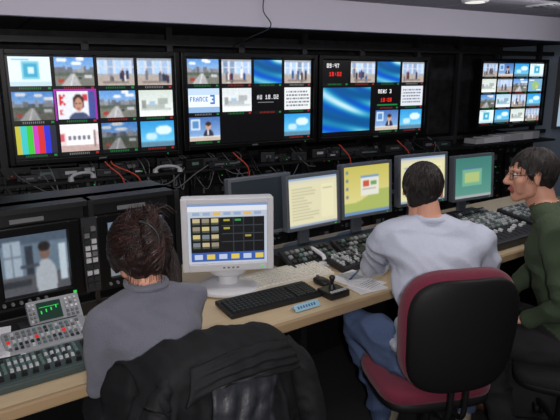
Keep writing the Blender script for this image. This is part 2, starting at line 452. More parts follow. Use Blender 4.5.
def cv_doc(bg=(232,226,188),im=False):
    a=blank(bg,60,48); a[0:2]=(150,175,205); a[2:5]=(222,218,200); a[46:]=(150,168,190)
    for y in range(10,42,3):
        L=RS.randint(15,34); a[y,4:4+L]=np.array(bg)*0.84
    a[8:42,40:56]=np.array(bg)*1.04; a[12:13,42:54]=np.array(bg)*0.8
    if im: a[10:26,6:34]=(235,236,230); a[10:12,6:34]=(140,170,205)
    return blur(a)
def cv_xp():
    a=grad((206,196,100),(236,226,160),60,48); yy,xx=np.mgrid[0:48,0:60]
    m=yy>30+6*np.sin(xx*0.07+1); a[m]=(176,190,104)
    a[10:30,22:46]=(236,234,222); a[10:12,22:46]=(110,155,205); a[15:21,25:33]=(205,95,70); a[23:24,24:42]=(170,170,160); a[16:20,35:43]=(120,165,105)
    for y in range(4,36,8): a[y:y+3,3:6]=(120,135,150)
    a[45:]=(110,145,190); return blur(a)
def cv_teal():
    a=grad((66,128,120),(96,156,142),60,48); a[12:34,12:44]=(120,180,150); a[12:14,12:44]=(80,120,150); a[18:30,16:40]=(180,200,130); a[45:]=(170,175,175); return blur(a)
def lcd(name,t,r,zc,w,h,cv,yaw=0,m=BEZ,M0=None,bz=0.018,tilt=-4):
    M=(M0 or MD)@T(t,r,zc)@R(yaw)
    b=B(name,M); drop=zc-0.742; Tt=R(tilt,'X')
    b.box((0,0.02,0),(w,0.035,h),m,Tt,ch=0.008)
    for sg in(-1,1):
        b.box((sg*(w/2-bz/2),-0.002,0),(bz,0.012,h),m,Tt,ch=0.003); b.box((0,-0.002,sg*(h/2-bz/2)),(w-2*bz+.002,0.012,bz),m,Tt,ch=0.003)
    b.sup((0,0.045,0),(w*0.36,0.03,h*0.36),m,0.5,0.3,Tt)
    b.box((0,0.085,-drop/2),(0.07,0.025,drop-0.01),m,ch=0.006)
    b.box((0,0.065,-0.02),(0.06,0.05,0.05),m,ch=0.006)
    b.sup((0,0.10,-drop+0.011),(0.12,0.075,0.012),m,0.5,0.9)
    b.box((w*0.4,-0.009,-h/2+bz/2),(0.008,0.003,0.004),GRN,Tt)
    o=b.build(); screen('display',cv,w-2*bz,h-2*bz,o,Tt@T(0,-0.0005,0),0.95); return o
LBZ=mat('silver_bezel',C(110,116,126),0.4,0.3)
lcd('flat_monitor',0.27,0.69,1.04,0.385,0.315,cv_dark(),m=LBZ)
lcd('flat_monitor',0.58,0.64,1.035,0.37,0.30,cv_doc(),m=LBZ)
lcd('flat_monitor',0.97,0.63,1.055,0.385,0.315,cv_xp(),m=LBZ,yaw=-2)
lcd('flat_monitor',1.42,0.60,1.072,0.41,0.315,cv_doc((234,228,178),True),m=LBZ,yaw=-5)
lcd('flat_monitor',1.86,0.55,1.045,0.375,0.30,cv_teal(),m=LBZ,yaw=-6)

# white CRT style monitor
M=T(-0.228,2.358,1.022)@R(8)
b=B('computer_monitor',M)
b.box((0,0.035,0),(0.40,0.06,0.33),WHT,ch=0.012)
for sg in(-1,1):
    b.box((sg*0.186,-0.004,0),(0.028,0.018,0.33),WHT,ch=0.005); b.box((0,-0.004,0.152 if sg>0 else -0.147),(0.346,0.018,0.026 if sg>0 else 0.036),WHT,ch=0.005)
def crt(v):
    k=1-0.45*max(0,(v.y+0.12))/0.24
    return Vector((v.x*k,v.y,v.z*k))
b.sup((0,0.17,0),(0.185,0.12,0.15),WHT,0.35,0.35,fn=crt)
b.sup((0,0.10,-0.18),(0.09,0.07,0.04),WHT,0.6,0.9)
b.sup((0,0.06,-0.265),(0.14,0.12,0.016),WHT,0.5,0.9)
b.cyl((0,0.09,-0.27),(0,0.09,-0.17),0.05,0.045,WHT)
b.box((0.15,-0.014,-0.148),(0.012,0.004,0.006),GRN)
for i in range(4): b.box((-0.02+i*0.02,-0.014,-0.148),(0.01,0.004,0.006),MID)
o=b.build(); screen('display',cv_app(),0.348,0.272,o,T(0,0.003,0.005),0.95)

# ---------- left hutch with broadcast monitors ---------
def cv_cam(k):
    w,h=72,58
    yy,xx=np.mgrid[0:h,0:w]
    if k==0:
        a=blank((105,124,142),w,h); a[:10]=(80,95,112); a[6:50,4:22]=(165,180,195); a[8:48,12:13]=(90,100,115); a[12:48,26:34]=(50,56,66); a[40:,:]=(86,88,94)
        m=((xx-46)/12.)**2+((yy-46)/20.)**2<1; a[m]=(175,182,190)
        m=((xx-46)/6.)**2+((yy-19)/8.)**2<1; a[m]=(125,100,90)
        m=((xx-46)/6.5)**2+((yy-14)/5.)**2<1; a[m]=(40,34,34); a[14:50,62:70]=(195,210,220); a[30:33,20:40]=(70,76,86)
        a[44:50,0:30]=(50,54,60); a[20:22,0:24]=(120,132,148)
    else:
        a=blank((158,168,176),w,h); a[:14]=(115,130,150); a[14:40,6:26]=(208,214,218); a[16:50,30:36]=(74,78,86); a[44:,:]=(130,134,140)
        m=((xx-53)/10.)**2+((yy-46)/22.)**2<1; a[m]=(70,80,95)
        m=((xx-53)/5.)**2+((yy-18)/7.)**2<1; a[m]=(90,72,64); a[36:41,0:44]=(205,210,212); a[4:8,40:70]=(215,220,222)
    return noisy(a,6,2)
b=B('broadcast_monitor_console',MD@T(-0.75,0.62,0.741))
HH=0.475
b.box((-0.1,0.09,HH/2),(1.16,0.22,HH),BLK,ch=0.008)
b.box((-0.1,-0.02,HH-.01),(1.16,0.14,0.02),BLK); b.box((-0.1,-0.03,0.03),(1.16,0.14,0.06),BLK,ch=0.005)
for t in(-0.68,-0.3,0.10,0.47): b.box((t,-0.03,HH/2),(0.02,0.14,HH),BLK)
centers=[(-0.12,0),(0.285,1),(-0.49,1)]
zc=0.255
for x,k in centers:
    w,h=0.34,0.31
    for sg in(-1,1):
        b.box((x+sg*(w/2-0.024),-0.085,zc),(0.048,0.03,h),BEZ,ch=0.006); b.box((x,-0.085,zc+sg*(h/2-0.018)),(w-0.076,0.03,0.036),BEZ,ch=0.006)
    b.box((x,-0.05,zc),(w-0.02,0.04,h-0.02),BEZ)
    for i in range(6): b.cyl((x-0.13+i*0.03,-0.112,0.116),(x-0.13+i*0.03,-0.10,0.116),0.006,0.007,MID,10)
    b.box((x+0.13,-0.103,0.116),(0.012,0.006,0.008),GRN); b.box((x-0.02,-0.10,0.432),(0.12,0.006,0.016),MID)
for r in range(10):
    for c in range(2):
        b.box((0.072+c*0.026,-0.108,0.13+r*0.026),(0.019,0.012,0.018),rr.choice([KEYD,MID,LGT,KEYD]))
b.box((0.085,-0.09,zc),(0.06,0.03,0.31),DKG)
o=b.build()
for i,(x,k) in enumerate(centers):
    screen('display_%d'%(i+1),cv_cam(k),0.246,0.24,o,T(x,-0.0745,zc),0.85)
# ---------- vision mixer ----------
def keys(b,Tm,w,d,rows,cols,ms,hk=0.010,fill=0.72):
    for r in range(rows):
        for c in range(cols):
            b.box((-w/2+(c+.5)*w/cols,-d/2+(r+.5)*d/rows,hk/2),(w/cols*fill,d/rows*fill,hk),ms(r,c),Tm,taper=0.85)
b=B('vision_mixer_console',MD@T(-0.975,-0.01,0.741))
b.box((0,0.16,0.013),(0.44,0.15,0.026),PANELG,ch=0.006)
Tm=T(0,0.16,0.031)@R(7,'X'); b.box((0,0,0),(0.43,0.145,0.018),PANELG,Tm,ch=0.004)
keys(b,Tm@T(-0.03,0.02,0.009),0.34,0.085,4,18,lambda r,c: (LGT if (r%2==0 and c%6!=5) else rr.choice([KEYG,KEYD,KEYG])),0.008,0.6)
keys(b,Tm@T(-0.03,-0.048,0.009),0.34,0.025,1,10,lambda r,c: BLK,0.014,0.5)
b.box((0.18,0.0,0.011),(0.05,0.11,0.006),BLK,Tm); b.box((0.18,0.02,0.026),(0.045,0.015,0.028),BLK,Tm,ch=0.003)
Tm=T(0.075,0.315,0.06)@R(14,'X'); b.box((0,0,-0.02),(0.29,0.13,0.04),SIL,Tm,ch=0.006)
keys(b,Tm@T(-0.01,0,0.0),0.26,0.10,5,14,lambda r,c: rr.choice([KEYG,MID,LGT,MID,KEYD]) if r!=2 else (LGT if c%5 else RED),0.006,0.58)
b.box((0.075,0.315,0.022),(0.27,0.12,0.044),DKG)
Tm=T(0.13,0.42,0.105)@R(50,'X'); b.box((0,0,-0.02),(0.19,0.10,0.03),SIL,Tm,ch=0.006)
b.box((0.10,0.425,0.035),(0.20,0.06,0.07),DKG)
b.box((-0.02,0.0,0.0),(0.085,0.07,0.006),mat('lcd_green',C(10,22,18),0.3,emis=C(26,62,50),estr=0.5),Tm)
for i in range(4): b.box((-0.05+i*0.018,rr.uniform(-.02,.02),0.004),(0.004,0.012,0.002),GRN,Tm)
b.box((-0.02,0.015,0.004),(0.07,0.0015,0.0015),GRN,Tm)
keys(b,Tm@T(0.06,0,-0.004),0.05,0.08,5,3,lambda r,c: rr.choice([LGT,MID,WHT]),0.006,0.6)
keys(b,Tm@T(-0.08,0,-0.004),0.025,0.08,5,2,lambda r,c: rr.choice([LGT,MID,MID]),0.006,0.6)
b.build()
b=B('paper_sheets',MD@T(-1.065,0.34,0.742))
b.box((-.03,0,0.02),(0.18,0.22,0.04),DKG,ch=0.004)
b.box((0-.03,0,0.043),(0.18,0.25,0.004),PAPER,rot=(0.06,0,0.15)); b.box((-0.035,0.02,0.052),(0.17,0.22,0.004),PAPER,rot=(0.06,0,-0.2)); b.box((-0.05,-0.02,0.062),(0.12,0.16,0.010),LGT,rot=(0.06,0,0.1))
b.build()
def keyboard(name,t,r,w,d,mb,mk,yaw=0):
    b=B(name,MD@T(t,r,0.741)@R(yaw))
    Tm=T(0,0,0.012)@R(4,'X'); b.box((0,0,0),(w,d,0.02),mb,Tm,ch=0.005)
    keys(b,Tm@T(-w*0.13,-0.006,0.009),w*0.68,d*0.74,6,15,lambda r,c: mk,0.009,0.86)
    keys(b,Tm@T(w*0.29,-0.006,0.009),w*0.11,d*0.74,6,3,lambda r,c: mk,0.009,0.86)
    keys(b,Tm@T(w*0.42,-0.006,0.009),w*0.13,d*0.74,6,4,lambda r,c: mk,0.009,0.86)
    b.build()
keyboard('keyboard',0.185,0.395,0.52,0.19,mat('keyboard_beige',C(222,216,202),0.5),mat('key_beige',C(232,228,218),0.5),-1)
keyboard('keyboard',-0.01,0.205,0.45,0.155,BLK,KEYD,-3)
b=B('joystick_controller',MD@T(0.265,0.10,0.741))
b.box((0,0,0.015),(0.11,0.10,0.03),BLK,ch=0.006); b.cyl((0,0.01,0.03),(0,0.01,0.05),0.018,0.010,BLK); b.cyl((0,0.01,0.05),(0,0.01,0.075),0.007,0.011,BLK); b.sup((0,0.01,0.08),(0.014,0.014,0.012),DKG,1,1)
keys(b,T(0,-0.033,0.03),0.09,0.02,1,5,lambda r,c: LGT,0.006)
b.build()
b=B('computer_mouse',MD@T(0.31,0.235,0.741)); b.sup((0,0,0.014),(0.03,0.050,0.017),BLK,0.8,0.8); b.cyl((-.004,0.03,.03),(.004,0.03,.03),.008,.008,MID,12)
b.build()
b=B('name_card',MD@T(0.075,0.05,0.7415)); b.box((0,0,0.014),(0.13,0.003,0.032),mat('card_blue',C(150,195,215),0.6),rot=(math.radians(-48),0,0)); b.box((0,0.022,0.012),(0.13,0.003,0.030),PAPER,rot=(math.radians(42),0,0))
for i in range(7): b.box((-0.045+i*0.014,-0.002,0.015),(0.008,0.002,0.012),KEYB,rot=(math.radians(-48),0,0))
b.build()
b=B('edit_controller',MD@T(0.66,0.36,0.741)); Tm=T(0,0,0.03)@R(8,'X'); b.box((0,0,-0.005),(0.34,0.16,0.035),DKG,Tm,ch=0.006)
keys(b,Tm@T(-0.06,0,0.013),0.20,0.13,6,12,lambda r,c: rr.choice([LGT,MID,SIL,LGT,KEYD]),0.008,0.66); b.cyl((0.11,0,0.012),(0.11,0,0.03),0.04,0.036,BLK,24,Tm); b.build()
b=B('notepad',MD@T(0.47,0.20,0.742)); b.box((0,0,0.006),(0.17,0.13,0.01),PAPER,rot=(0,0,0.15)); b.box((0.01,0,0.014),(0.12,0.10,0.006),LGT,rot=(0,0,-0.2))
for i in range(6): b.box((-0.01,-0.04+i*0.015,0.018),(0.09,0.003,0.001),MID,rot=(0,0,-0.2))
b.cyl((-.05,-.04,.022),(.07,.03,.022),.004,.004,KEYB,8)
b.build()
b=B('script_pages',MD@T(0.45,0.075,0.742)); b.box((0,0,0.002),(0.16,0.11,0.003),PAPER,rot=(0,0,-0.1)); b.box((0.03,0.015,0.006),(0.14,0.10,0.003),PAPER,rot=(0,0,0.22))
for i in range(5): b.box((0.03,-0.02+i*0.016,0.008),(0.09,0.002,0.001),MID,rot=(0,0,0.22))
b.build()
# desk phone beside the wide keyboard
b=B('desk_telephone',MD@T(0.52,0.475,0.741)@R(-4))
Tm=T(0,0,0.02)@R(9,'X'); b.box((0,0,0),(0.13,0.13,0.03),WHT,Tm,ch=0.006)
keys(b,Tm@T(0.025,-0.005,0.015),0.06,0.09,4,3,lambda r,c: MID,0.005,0.7)
b.tube([(-.04,-.065,.04),(-.04,-.05,.058),(-.04,0,.066),(-.04,.05,.070),(-.04,.065,.055)],0.011,WHT,10)
b.build()
for k,(t,r,w) in enumerate(((1.62,0.22,0.52),(2.2,0.24,0.5))):
    b=B('audio_mixing_console',MD@T(t,r,0.745)); Tm=T(0,0,0.05)@R(9,'X'); b.box((0,0,0.0),(w,0.36,0.05),DKG,Tm,ch=0.008); b.box((0,0.02,0.015),(w*0.96,0.30,0.03),BLK)
    keys(b,Tm@T(0,0.07,0.025),w*0.92,0.18,7,18,lambda r,c: rr.choice([LGT,MID,SIL,KEYG,LGT,LGT,MID]),0.010,0.66)
    for c in range(10):
        x=-w*0.43+c*w*0.095; b.box((x,-0.09,0.026),(0.004,0.12,0.002),BLK,Tm); b.box((x,-0.12+rr.uniform(0,.06),0.034),(0.014,0.024,0.016),WHT,Tm,ch=0.002)
    b.build()

# ---------- chairs -----------
def chair(name,M,cush,shell,back_top=1.04,sw=0.25,bw=0.215,zs=0.445,bot=0.60,sd=0.22,sy=0.015):
    b=B(name,M)
    b.sup((0,sy,zs),(sw,sd,0.045),cush,0.55,0.45)
    b.sup((0,sy-.003,zs-.036),(sw-.008,sd+.002,0.032),shell,0.5,0.45)
    zc=(bot+back_top)/2; hh=(back_top-bot)/2
    def bend(v): 
        k=1+0.06*(v.z/hh) - 0.12*max(0,v.z/hh)**3
        return Vector((v.x*k, v.y+0.9*v.x*v.x-0.06*v.z+0.35*v.z*v.z,v.z))
    b.sup((0,-0.222,zc),(bw,0.052,hh),cush,0.55,0.5,fn=bend,nu=40,nv=24)
    b.sup((0,-0.264,zc-0.006),(bw-.010,0.026,hh-0.016),shell,0.5,0.5,fn=bend,nu=40,nv=24)
    for sx in(-.03,.03): b.tube([(sx,0.0,zs-.055),(sx,-0.15,zs-.06),(sx,-0.215,zs-.045),(sx,-0.232,zs+0.03),(sx,-0.235,bot+.05)],0.011,shell,8)
    b.box((0,0,zs-.06),(0.2,0.2,0.03),shell,ch=0.008)
    b.cyl((0,0,0.10),(0,0,0.26),0.032,0.03,shell); b.cyl((0,0,0.25),(0,0,zs-.06),0.018,0.018,shell)
    b.cyl((0,0,0.07),(0,0,0.13),0.045,0.038,shell)
    for i in range(5):
        a=2*math.pi*i/5+0.3; c,s_=math.cos(a),math.sin(a)
        b.tube([(0.02*c,0.02*s_,0.11),(0.15*c,0.15*s_,0.10),(0.29*c,0.29*s_,0.07)],lambda q:0.024-0.009*q,shell,8)
        for o in(-.013,.013): b.cyl((0.29*c-s_*o-s_*.008,0.29*s_+c*o+c*.008,0.028),(0.29*c-s_*o+s_*.008,0.29*s_+c*o-c*.008,0.028),0.028,0.028,BLK,14)
        b.cyl((0.29*c,0.29*s_,0.03),(0.29*c,0.29*s_,0.075),0.008,0.008,BLK,8)
    return b.build()
MAR=mat('maroon_fabric',C(112,34,56),0.9,bump=0.25,bscale=220,var=0.1,sheen=0.15)
SHELL=mat('chair_shell_black',C(22,21,23),0.6,bump=0.1,bscale=150,spec=0.3)
BFAB=mat('black_fabric',C(30,30,33),0.9,bump=0.2,bscale=200,var=0.15)
chair('office_chair',T(0.615,2.09,0)@R(12),MAR,SHELL,1.03,0.238,0.225,0.48,0.55,0.20,0.05)
chair('office_chair',MD@T(-0.62,-0.20,0),BFAB,SHELL,0.98)
chair('office_chair',T(1.30,2.29,0)@R(66),BFAB,SHELL,1.0)

# ---------- coat draped over chair back ----------
COAT=mat('coat_black',C(20,20,23),0.8,bump=0.3,bscale=25,var=0.2,spec=0.3)
SCF=mat('coat_lining_dark',C(40,42,48),0.5,bump=0.5,bscale=30,var=0.4)
Mc=MD@T(-0.62,-0.20,0)
def drape(name,m,hw_top,hw_bot,zb_back,zb_front,yoff,top,seed,fold=0.018,xc=0.0):
    nu,nv=110,80; vs=[];fs=[]
    for j in range(nv+1):
        v=j/nv
        for i in range(nu+1):
            u=-1+2*i/nu
            if v<0.6: q=v/0.6; z=zb_back+(top-0.03-zb_back)*q; y=-0.32-yoff-0.08*(1-q)**1.5; nrm=Vector((0,-1,0)); down=1-q
            elif v<0.75: q=(v-0.6)/0.15; a=math.pi*q; y=-0.265-(0.055+yoff)*math.cos(a); z=top-0.03+0.03*math.sin(a); nrm=Vector((0,-math.cos(a),math.sin(a))); down=0
            else: q=(v-0.75)/0.25; z=top-0.03-(top-0.03-zb_front)*q; y=-0.21+yoff+0.01*q; nrm=Vector((0,1,0)); down=q*0.5
            hw=hw_top+(hw_bot-hw_top)*down**0.5
            hw*=1+0.05*noise.noise(Vector((u*2,z*9,seed)))
            x=u*hw
            au=abs(u)
            z-= (0.09*au**3+0.015*(1+u)*.5)*(1-down)+ 0.008*math.sin(u*6+seed)
            y+= 0.8*min(au,.85)**2*hw*hw + max(0,au-.85)*0.5
            ph=u*11+seed+0.9*math.sin(z*5+u*3)
            pleat=(1-abs(math.sin(ph)))**1.0
            f=fold*((0.15+1.2*down)*(pleat-.4)*1.3+0.4*(0.2+down)*math.sin(u*27+z*9+seed*2))
            f+=0.022*noise.noise(Vector((x*8+seed,z*7,v*2)))+0.010*(1-abs(noise.noise(Vector((x*14+seed,z*16+x*10,v*3))))*2)
            vs.append(Vector((x+xc,y,z))+nrm*f)
    w=nu+1
    for j in range(nv):
        for i in range(nu): fs.append((j*w+i,j*w+i+1,(j+1)*w+i+1,(j+1)*w+i))
    b=B(name,Mc); b.add(vs,fs,m,None,True)
    return b
b=drape('draped_coat',COAT,0.235,0.30,0.40,0.75,0.02,1.04,0.7,0.026)
ob=b.build(); mo=ob.modifiers.new('s','SOLIDIFY'); mo.thickness=0.008
def sleeve(sg):
    e=B('sleeve')
    path=[(sg*0.17,-0.31,0.97),(sg*0.215,-0.325,0.90),(sg*0.235,-0.35,0.78),(sg*0.245,-0.385,0.62),(sg*0.25,-0.41,0.46)]
    e.tube(path,lambda q:(0.020+0.022*min(1,q*3)-0.006*q)*(1+0.05*math.sin(q*26+sg)),COAT,28,sub=18)
    o=e.build(ob)
    for v in o.data.vertices:
        c=v.co
        n_=0.012*noise.noise(Vector((c.x*14,c.y*14,c.z*8+sg*5)))+0.008*(1-2*abs(noise.noise(Vector((c.x*20,c.y*20,c.z*24+c.x*40)))))
        v.co.y+=n_-0.0; v.co.x+=n_*0.8*sg
sleeve(-1); sleeve(1)
def strip(name,pts_l,pts_r,m,par):
    e=B(name); n=len(pts_l)-1; vs=[];K=16;S=12
    def cr(P,t):
        i=min(int(t*n),n-1); f=t*n-i; return Vector(P[i]).lerp(Vector(P[i+1]),f)
    for a in range(n*S+1):
        for k in range(K+1):
            p=cr(pts_l,a/(n*S)).lerp(cr(pts_r,a/(n*S)),k/K); p.y-=0.010*math.sin(math.pi*k/K)+0.012*(1-abs(math.sin(k*0.7+a*.05)))*min(1,a/10)+0.008*noise.noise(p*25); vs.append(p)
    fs=[(a*(K+1)+k,a*(K+1)+k+1,(a+1)*(K+1)+k+1,(a+1)*(K+1)+k) for a in range(n*S) for k in range(K)]
    e.add(vs,fs,m,None,True); o=e.build(par); mm_=o.modifiers.new('s','SOLIDIFY'); mm_.thickness=0.006; return o
strip('collar',[(-.14,-.350,1.01),(-.05,-.370,1.03),(.06,-.370,1.03),(.15,-.350,1.0)],[(-.17,-.385,.93),(-.06,-.395,.96),(.06,-.398,.955),(.17,-.385,.93)],COAT,ob)
strip('lining',[(-.10,-.385,.965),(-.115,-.40,.86),(-.11,-.43,.74),(-.13,-.46,.60)],[(.10,-.385,.96),(.06,-.405,.86),(.08,-.435,.74),(.05,-.465,.60)],SCF,ob)

# ---------- people ----------
FIB=[]
for i in range(90):
    z=1-2*(i+.5)/90; r=math.sqrt(1-z*z); a=i*2.39996; FIB.append(Vector((r*math.cos(a),r*math.sin(a),z)))
def v3(r): return Vector((r,r,r)) if isinstance(r,(int,float)) else Vector(r)
class Parts:
    def __init__(s): s.p=[]
    def hull(s,label,*ells): s.p.append((label,[(Vector(c),v3(r)) for c,r in ells])); return s
    def mesh(s,name,voxel,smooth=6,mats=None,disp=None):
        bm=bmesh.new()
        for lab,ells in s.p:
            t=bmesh.new()
            for c,r in ells:
                for d in FIB: t.verts.new(c+Vector((d.x*r.x,d.y*r.y,d.z*r.z)))
            res=bmesh.ops.convex_hull(t,input=list(t.verts))
            dead=[g for g in t.verts if not g.link_faces]
            bmesh.ops.delete(t,geom=dead,context='VERTS')
            bmesh.ops.recalc_face_normals(t,faces=list(t.faces))
            me=bpy.data.meshes.new('tmp'); t.to_mesh(me); t.free(); bm.from_mesh(me); bpy.data.meshes.remove(me)
        me=bpy.data.meshes.new('tmpb'); bm.to_mesh(me); bm.free()
        ob=bpy.data.objects.new('tmpo',me); COL.objects.link(ob)
        m=ob.modifiers.new('r','REMESH'); m.mode='VOXEL'; m.voxel_size=voxel
        m=ob.modifiers.new('s','SMOOTH'); m.factor=0.5; m.iterations=smooth
        bpy.context.view_layer.update(); dg=bpy.context.evaluated_depsgraph_get()
        out=bpy.data.meshes.new_from_object(ob.evaluated_get(dg)); bpy.data.objects.remove(ob); bpy.data.meshes.remove(me)
        out.name=name
        n=len(out.vertices); co=np.zeros(n*3); out.vertices.foreach_get('co',co); co=co.reshape(-1,3)
        labs=sorted(set(l for l,_ in s.p)); 
        best=np.full(n,1e9); bl=np.zeros(n,int)
        for lab,ells in s.p:
            li=labs.index(lab)
            pairs=[(ells[i],ells[i+1]) for i in range(len(ells)-1)] or [(ells[0],ells[0])]
            for (c0,r0),(c1,r1) in pairs:
                for q in np.linspace(0,1,7):
                    c=np.array(c0.lerp(c1,q)); r=np.array(r0.lerp(r1,q))
                    k=(np.linalg.norm((co-c)/r,axis=1)-1)*r.mean()
                    mk=k<best; best[mk]=k[mk]; bl[mk]=li
        if disp:
            nr=np.zeros(n*3); out.vertices.foreach_get('normal',nr); nr=nr.reshape(-1,3)
            for i in range(n):
                lab=labs[bl[i]]; d=disp(lab,Vector(co[i]))
                if d: co[i]+=nr[i]*d
            out.vertices.foreach_set('co',co.ravel())
        out.materials.clear()
        for l in labs: out.materials.append(mats[l])
        mi=[int(np.bincount([bl[v] for v in p.vertices]).argmax()) for p in out.polygons]
        out.polygons.foreach_set('material_index',mi); out.polygons.foreach_set('use_smooth',[True]*len(out.polygons)); out.update()
        return out
def ob_from(me,name,parent,M):
    ob=bpy.data.objects.new(name,me); link(ob,parent)
    if parent: ob.matrix_local=M
    else: ob.matrix_world=M
    return ob
def clothfold(amp,labels,seed):
    def f(l,p):
        if l not in labels: return 0
        q=Vector((p.x+0.04*noise.noise(p*7),p.y,p.z+0.5*p.x))
        a=noise.noise(Vector((p.x*9+seed,p.y*9,p.z*5)))
        r=1-abs(noise.noise(Vector((q.x*7+seed,q.y*7,q.z*11+seed))))*3.0
        return amp*(a*0.8+0.9*max(-0.6,r))
    return f
SKIN=mat('skin',C(208,152,128),0.5,bump=0.03,bscale=200,var=0.05)
EYE=mat('eye_white',C(225,225,222),0.3); IRIS=mat('iris_dark',C(40,28,22),0.2)
LIP=mat('lips',C(160,90,85),0.5)
def body(name,M,J,mats,seed,w=1.0,fold=0.006):
    P=Parts(); g=lambda k:Vector(J[k])
    S='shirt';L='trousers'
    P.hull(L,(g('pelvis'),(.165*w,.115,.10)),(g('pelvis')+Vector((0,0.01,-0.03)),(.16*w,.12,.08)))
    P.hull(S,(g('pelvis')+Vector((0,0,.06)),(.16*w,.118,.07)),(g('waist'),(.148*w,.108,.08)))
    P.hull(S,(g('waist'),(.148*w,.108,.08)),(g('chest'),(.165*w,.118,.12)))
    P.hull(S,(g('chest'),(.165*w,.115,.12)),(g('shL')*0.85+g('chest')*0.15,(.06*w,.07,.06)),(g('shR')*0.85+g('chest')*0.15,(.06*w,.07,.06)),(g('chest'),(.15*w,.115,.12)))
    P.hull(S,(g('shL'),.062*w),(g('neck')+Vector((0,-.01,-.01)),(.062*w,.062,.045)),(g('shR'),.062*w))
    P.hull(S,(g('neck')+Vector((0,0,0.0)),(.064,.062,.03)))
    P.hull('skin',(g('neck'),.052*w),(g('neck').lerp(g('head'),0.55)+Vector((0,-.015,0)),.05*w))
    for s_ in 'LR':
        P.hull(S,(g('sh'+s_),.062*w),(g('sh'+s_).lerp(g('el'+s_),.5),.054*w),(g('el'+s_),.046*w))
        P.hull(S,(g('el'+s_),.046*w),(g('el'+s_).lerp(g('wr'+s_),.35),.044*w),(g('wr'+s_),.034*w))
        h=g('wr'+s_); d=(g('wr'+s_)-g('el'+s_)).normalized()
        P.hull('skin',(h,.024),(h+d*0.03,(.024,.024,.02)))
        P.hull(L,(g('hip'+s_),.092*w),(g('hip'+s_).lerp(g('kn'+s_),.5),.082*w),(g('kn'+s_),.064*w))
        P.hull(L,(g('kn'+s_),.064*w),(g('kn'+s_).lerp(g('an'+s_),.35),.062*w),(g('an'+s_)+Vector((0,0,.03)),.052*w))
        a=g('an'+s_); t=g('toe'+s_); dd=(t-a); dd.z=0; dd.normalize()
        P.hull('shoe',(a+Vector((0,0,-.02)),(.04,.042,.035)),(a-dd*0.03+Vector((0,0,-.05)),(.036,.036,.033)))
        P.hull('shoe',(Vector((a.x,a.y,.045))-dd*0.02,(.038,.038,.038)),(Vector((a.x,a.y,.04))+dd*0.09,(.044,.044,.036)),(Vector((a.x,a.y,.032))+dd*0.17,(.036,.036,.026)))
    if 'hem' in J: P.hull(S,*J['hem'])
    me=P.mesh(name,0.009,4,mats,clothfold(fold,('shirt','trousers'),seed))
    return ob_from(me,name,None,M)
def strands_obj(parent,M,name,strands,hm,r=0.0011):
    cu=bpy.data.curves.new(name,'CURVE'); cu.dimensions='3D'; cu.bevel_depth=r; cu.bevel_resolution=1
    for pts in strands:
        sp=cu.splines.new('POLY'); sp.points.add(len(pts)-1)
        for i,p in enumerate(pts): sp.points[i].co=(p.x,p.y,p.z,1); sp.points[i].radius=1.0 if i<len(pts)-2 else 0.5
    cu.materials.append(hm); o=bpy.data.objects.new(name,cu); link(o,parent); o.matrix_local=M
def head(parent,M,seed,skin,hairmat,hairparts,strands=None,hm2=None,amp=1.0):
    P=Parts()
    P.hull('skin',((0,-.012,.03),(.073,.090,.083)),((0,0.0,.0),(.070,.078,.07)))
    P.hull('skin',((0,.018,0.0),(.062,.066,.06)),((.042,.012,-.062),.022),((0,.062,-.090),(.026,.022,.02)),((-.042,.012,-.062),.022))
    P.hull('skin',((0,.080,.026),.008),((0,.106,-.016),.011)); P.hull('skin',((-.013,.092,-.022),.008),((0,.102,-.02),.010),((.013,.092,-.022),.008))
    P.hull('skin',((-.04,.066,.036),.012),((0,.080,.034),.010),((.04,.066,.036),.012))
    for s_ in(-1,1):
        P.hull('skin',((s_*.038,.055,-.012),.026),((s_*.03,.05,-.05),.024))
        P.hull('skin',((s_*.076,-.004,.012),(.008,.018,.022)),((s_*.078,-.002,-.018),(.007,.010,.012)))
    P.hull('lip',((-.019,.079,-.050),.006),((0,.090,-.049),.0075),((.019,.079,-.050),.006))
    P.hull('skin',((0,-.02,-.05),(.052,.055,.05)),((0,-.035,-.13),(.05,.05,.03)))
    me=P.mesh('head',0.0045,3,{'skin':skin,'lip':LIP}); hd=ob_from(me,'head',parent,M)
    e=B('eyes')
    for s_ in(-1,1):
        e.sup((s_*.030,.068,.014),(.0125,.0125,.0125),EYE,1,1,nu=16,nv=10); e.sup((s_*.030,.0785,.014),(.005,.003,.005),IRIS,1,1,nu=12,nv=8)
        e.tube([(s_*.018,.079,.030),(s_*.03,.0795,.034),(s_*.044,.071,.031)],0.0028,hairmat,6)
    e.build(parent,M)
    H=Parts()
    for h in hairparts: H.hull('hair',*h)
    sd=seed
    me=H.mesh('hair',0.006,3,{'hair':hairmat},lambda l,p: amp*(0.006*noise.noise(Vector((p.x*45+sd,p.y*18,p.z*25)))+0.003*noise.noise(Vector((p.x*120,p.y*60,p.z*60)))))
    ob_from(me,'hair',parent,M)
    if strands:
        h_=len(strands)//3
        strands_obj(parent,M,'hair_strands',strands[:-h_],hairmat); strands_obj(parent,M,'hair_highlights',strands[-h_:],hm2 or hairmat)
    return hd
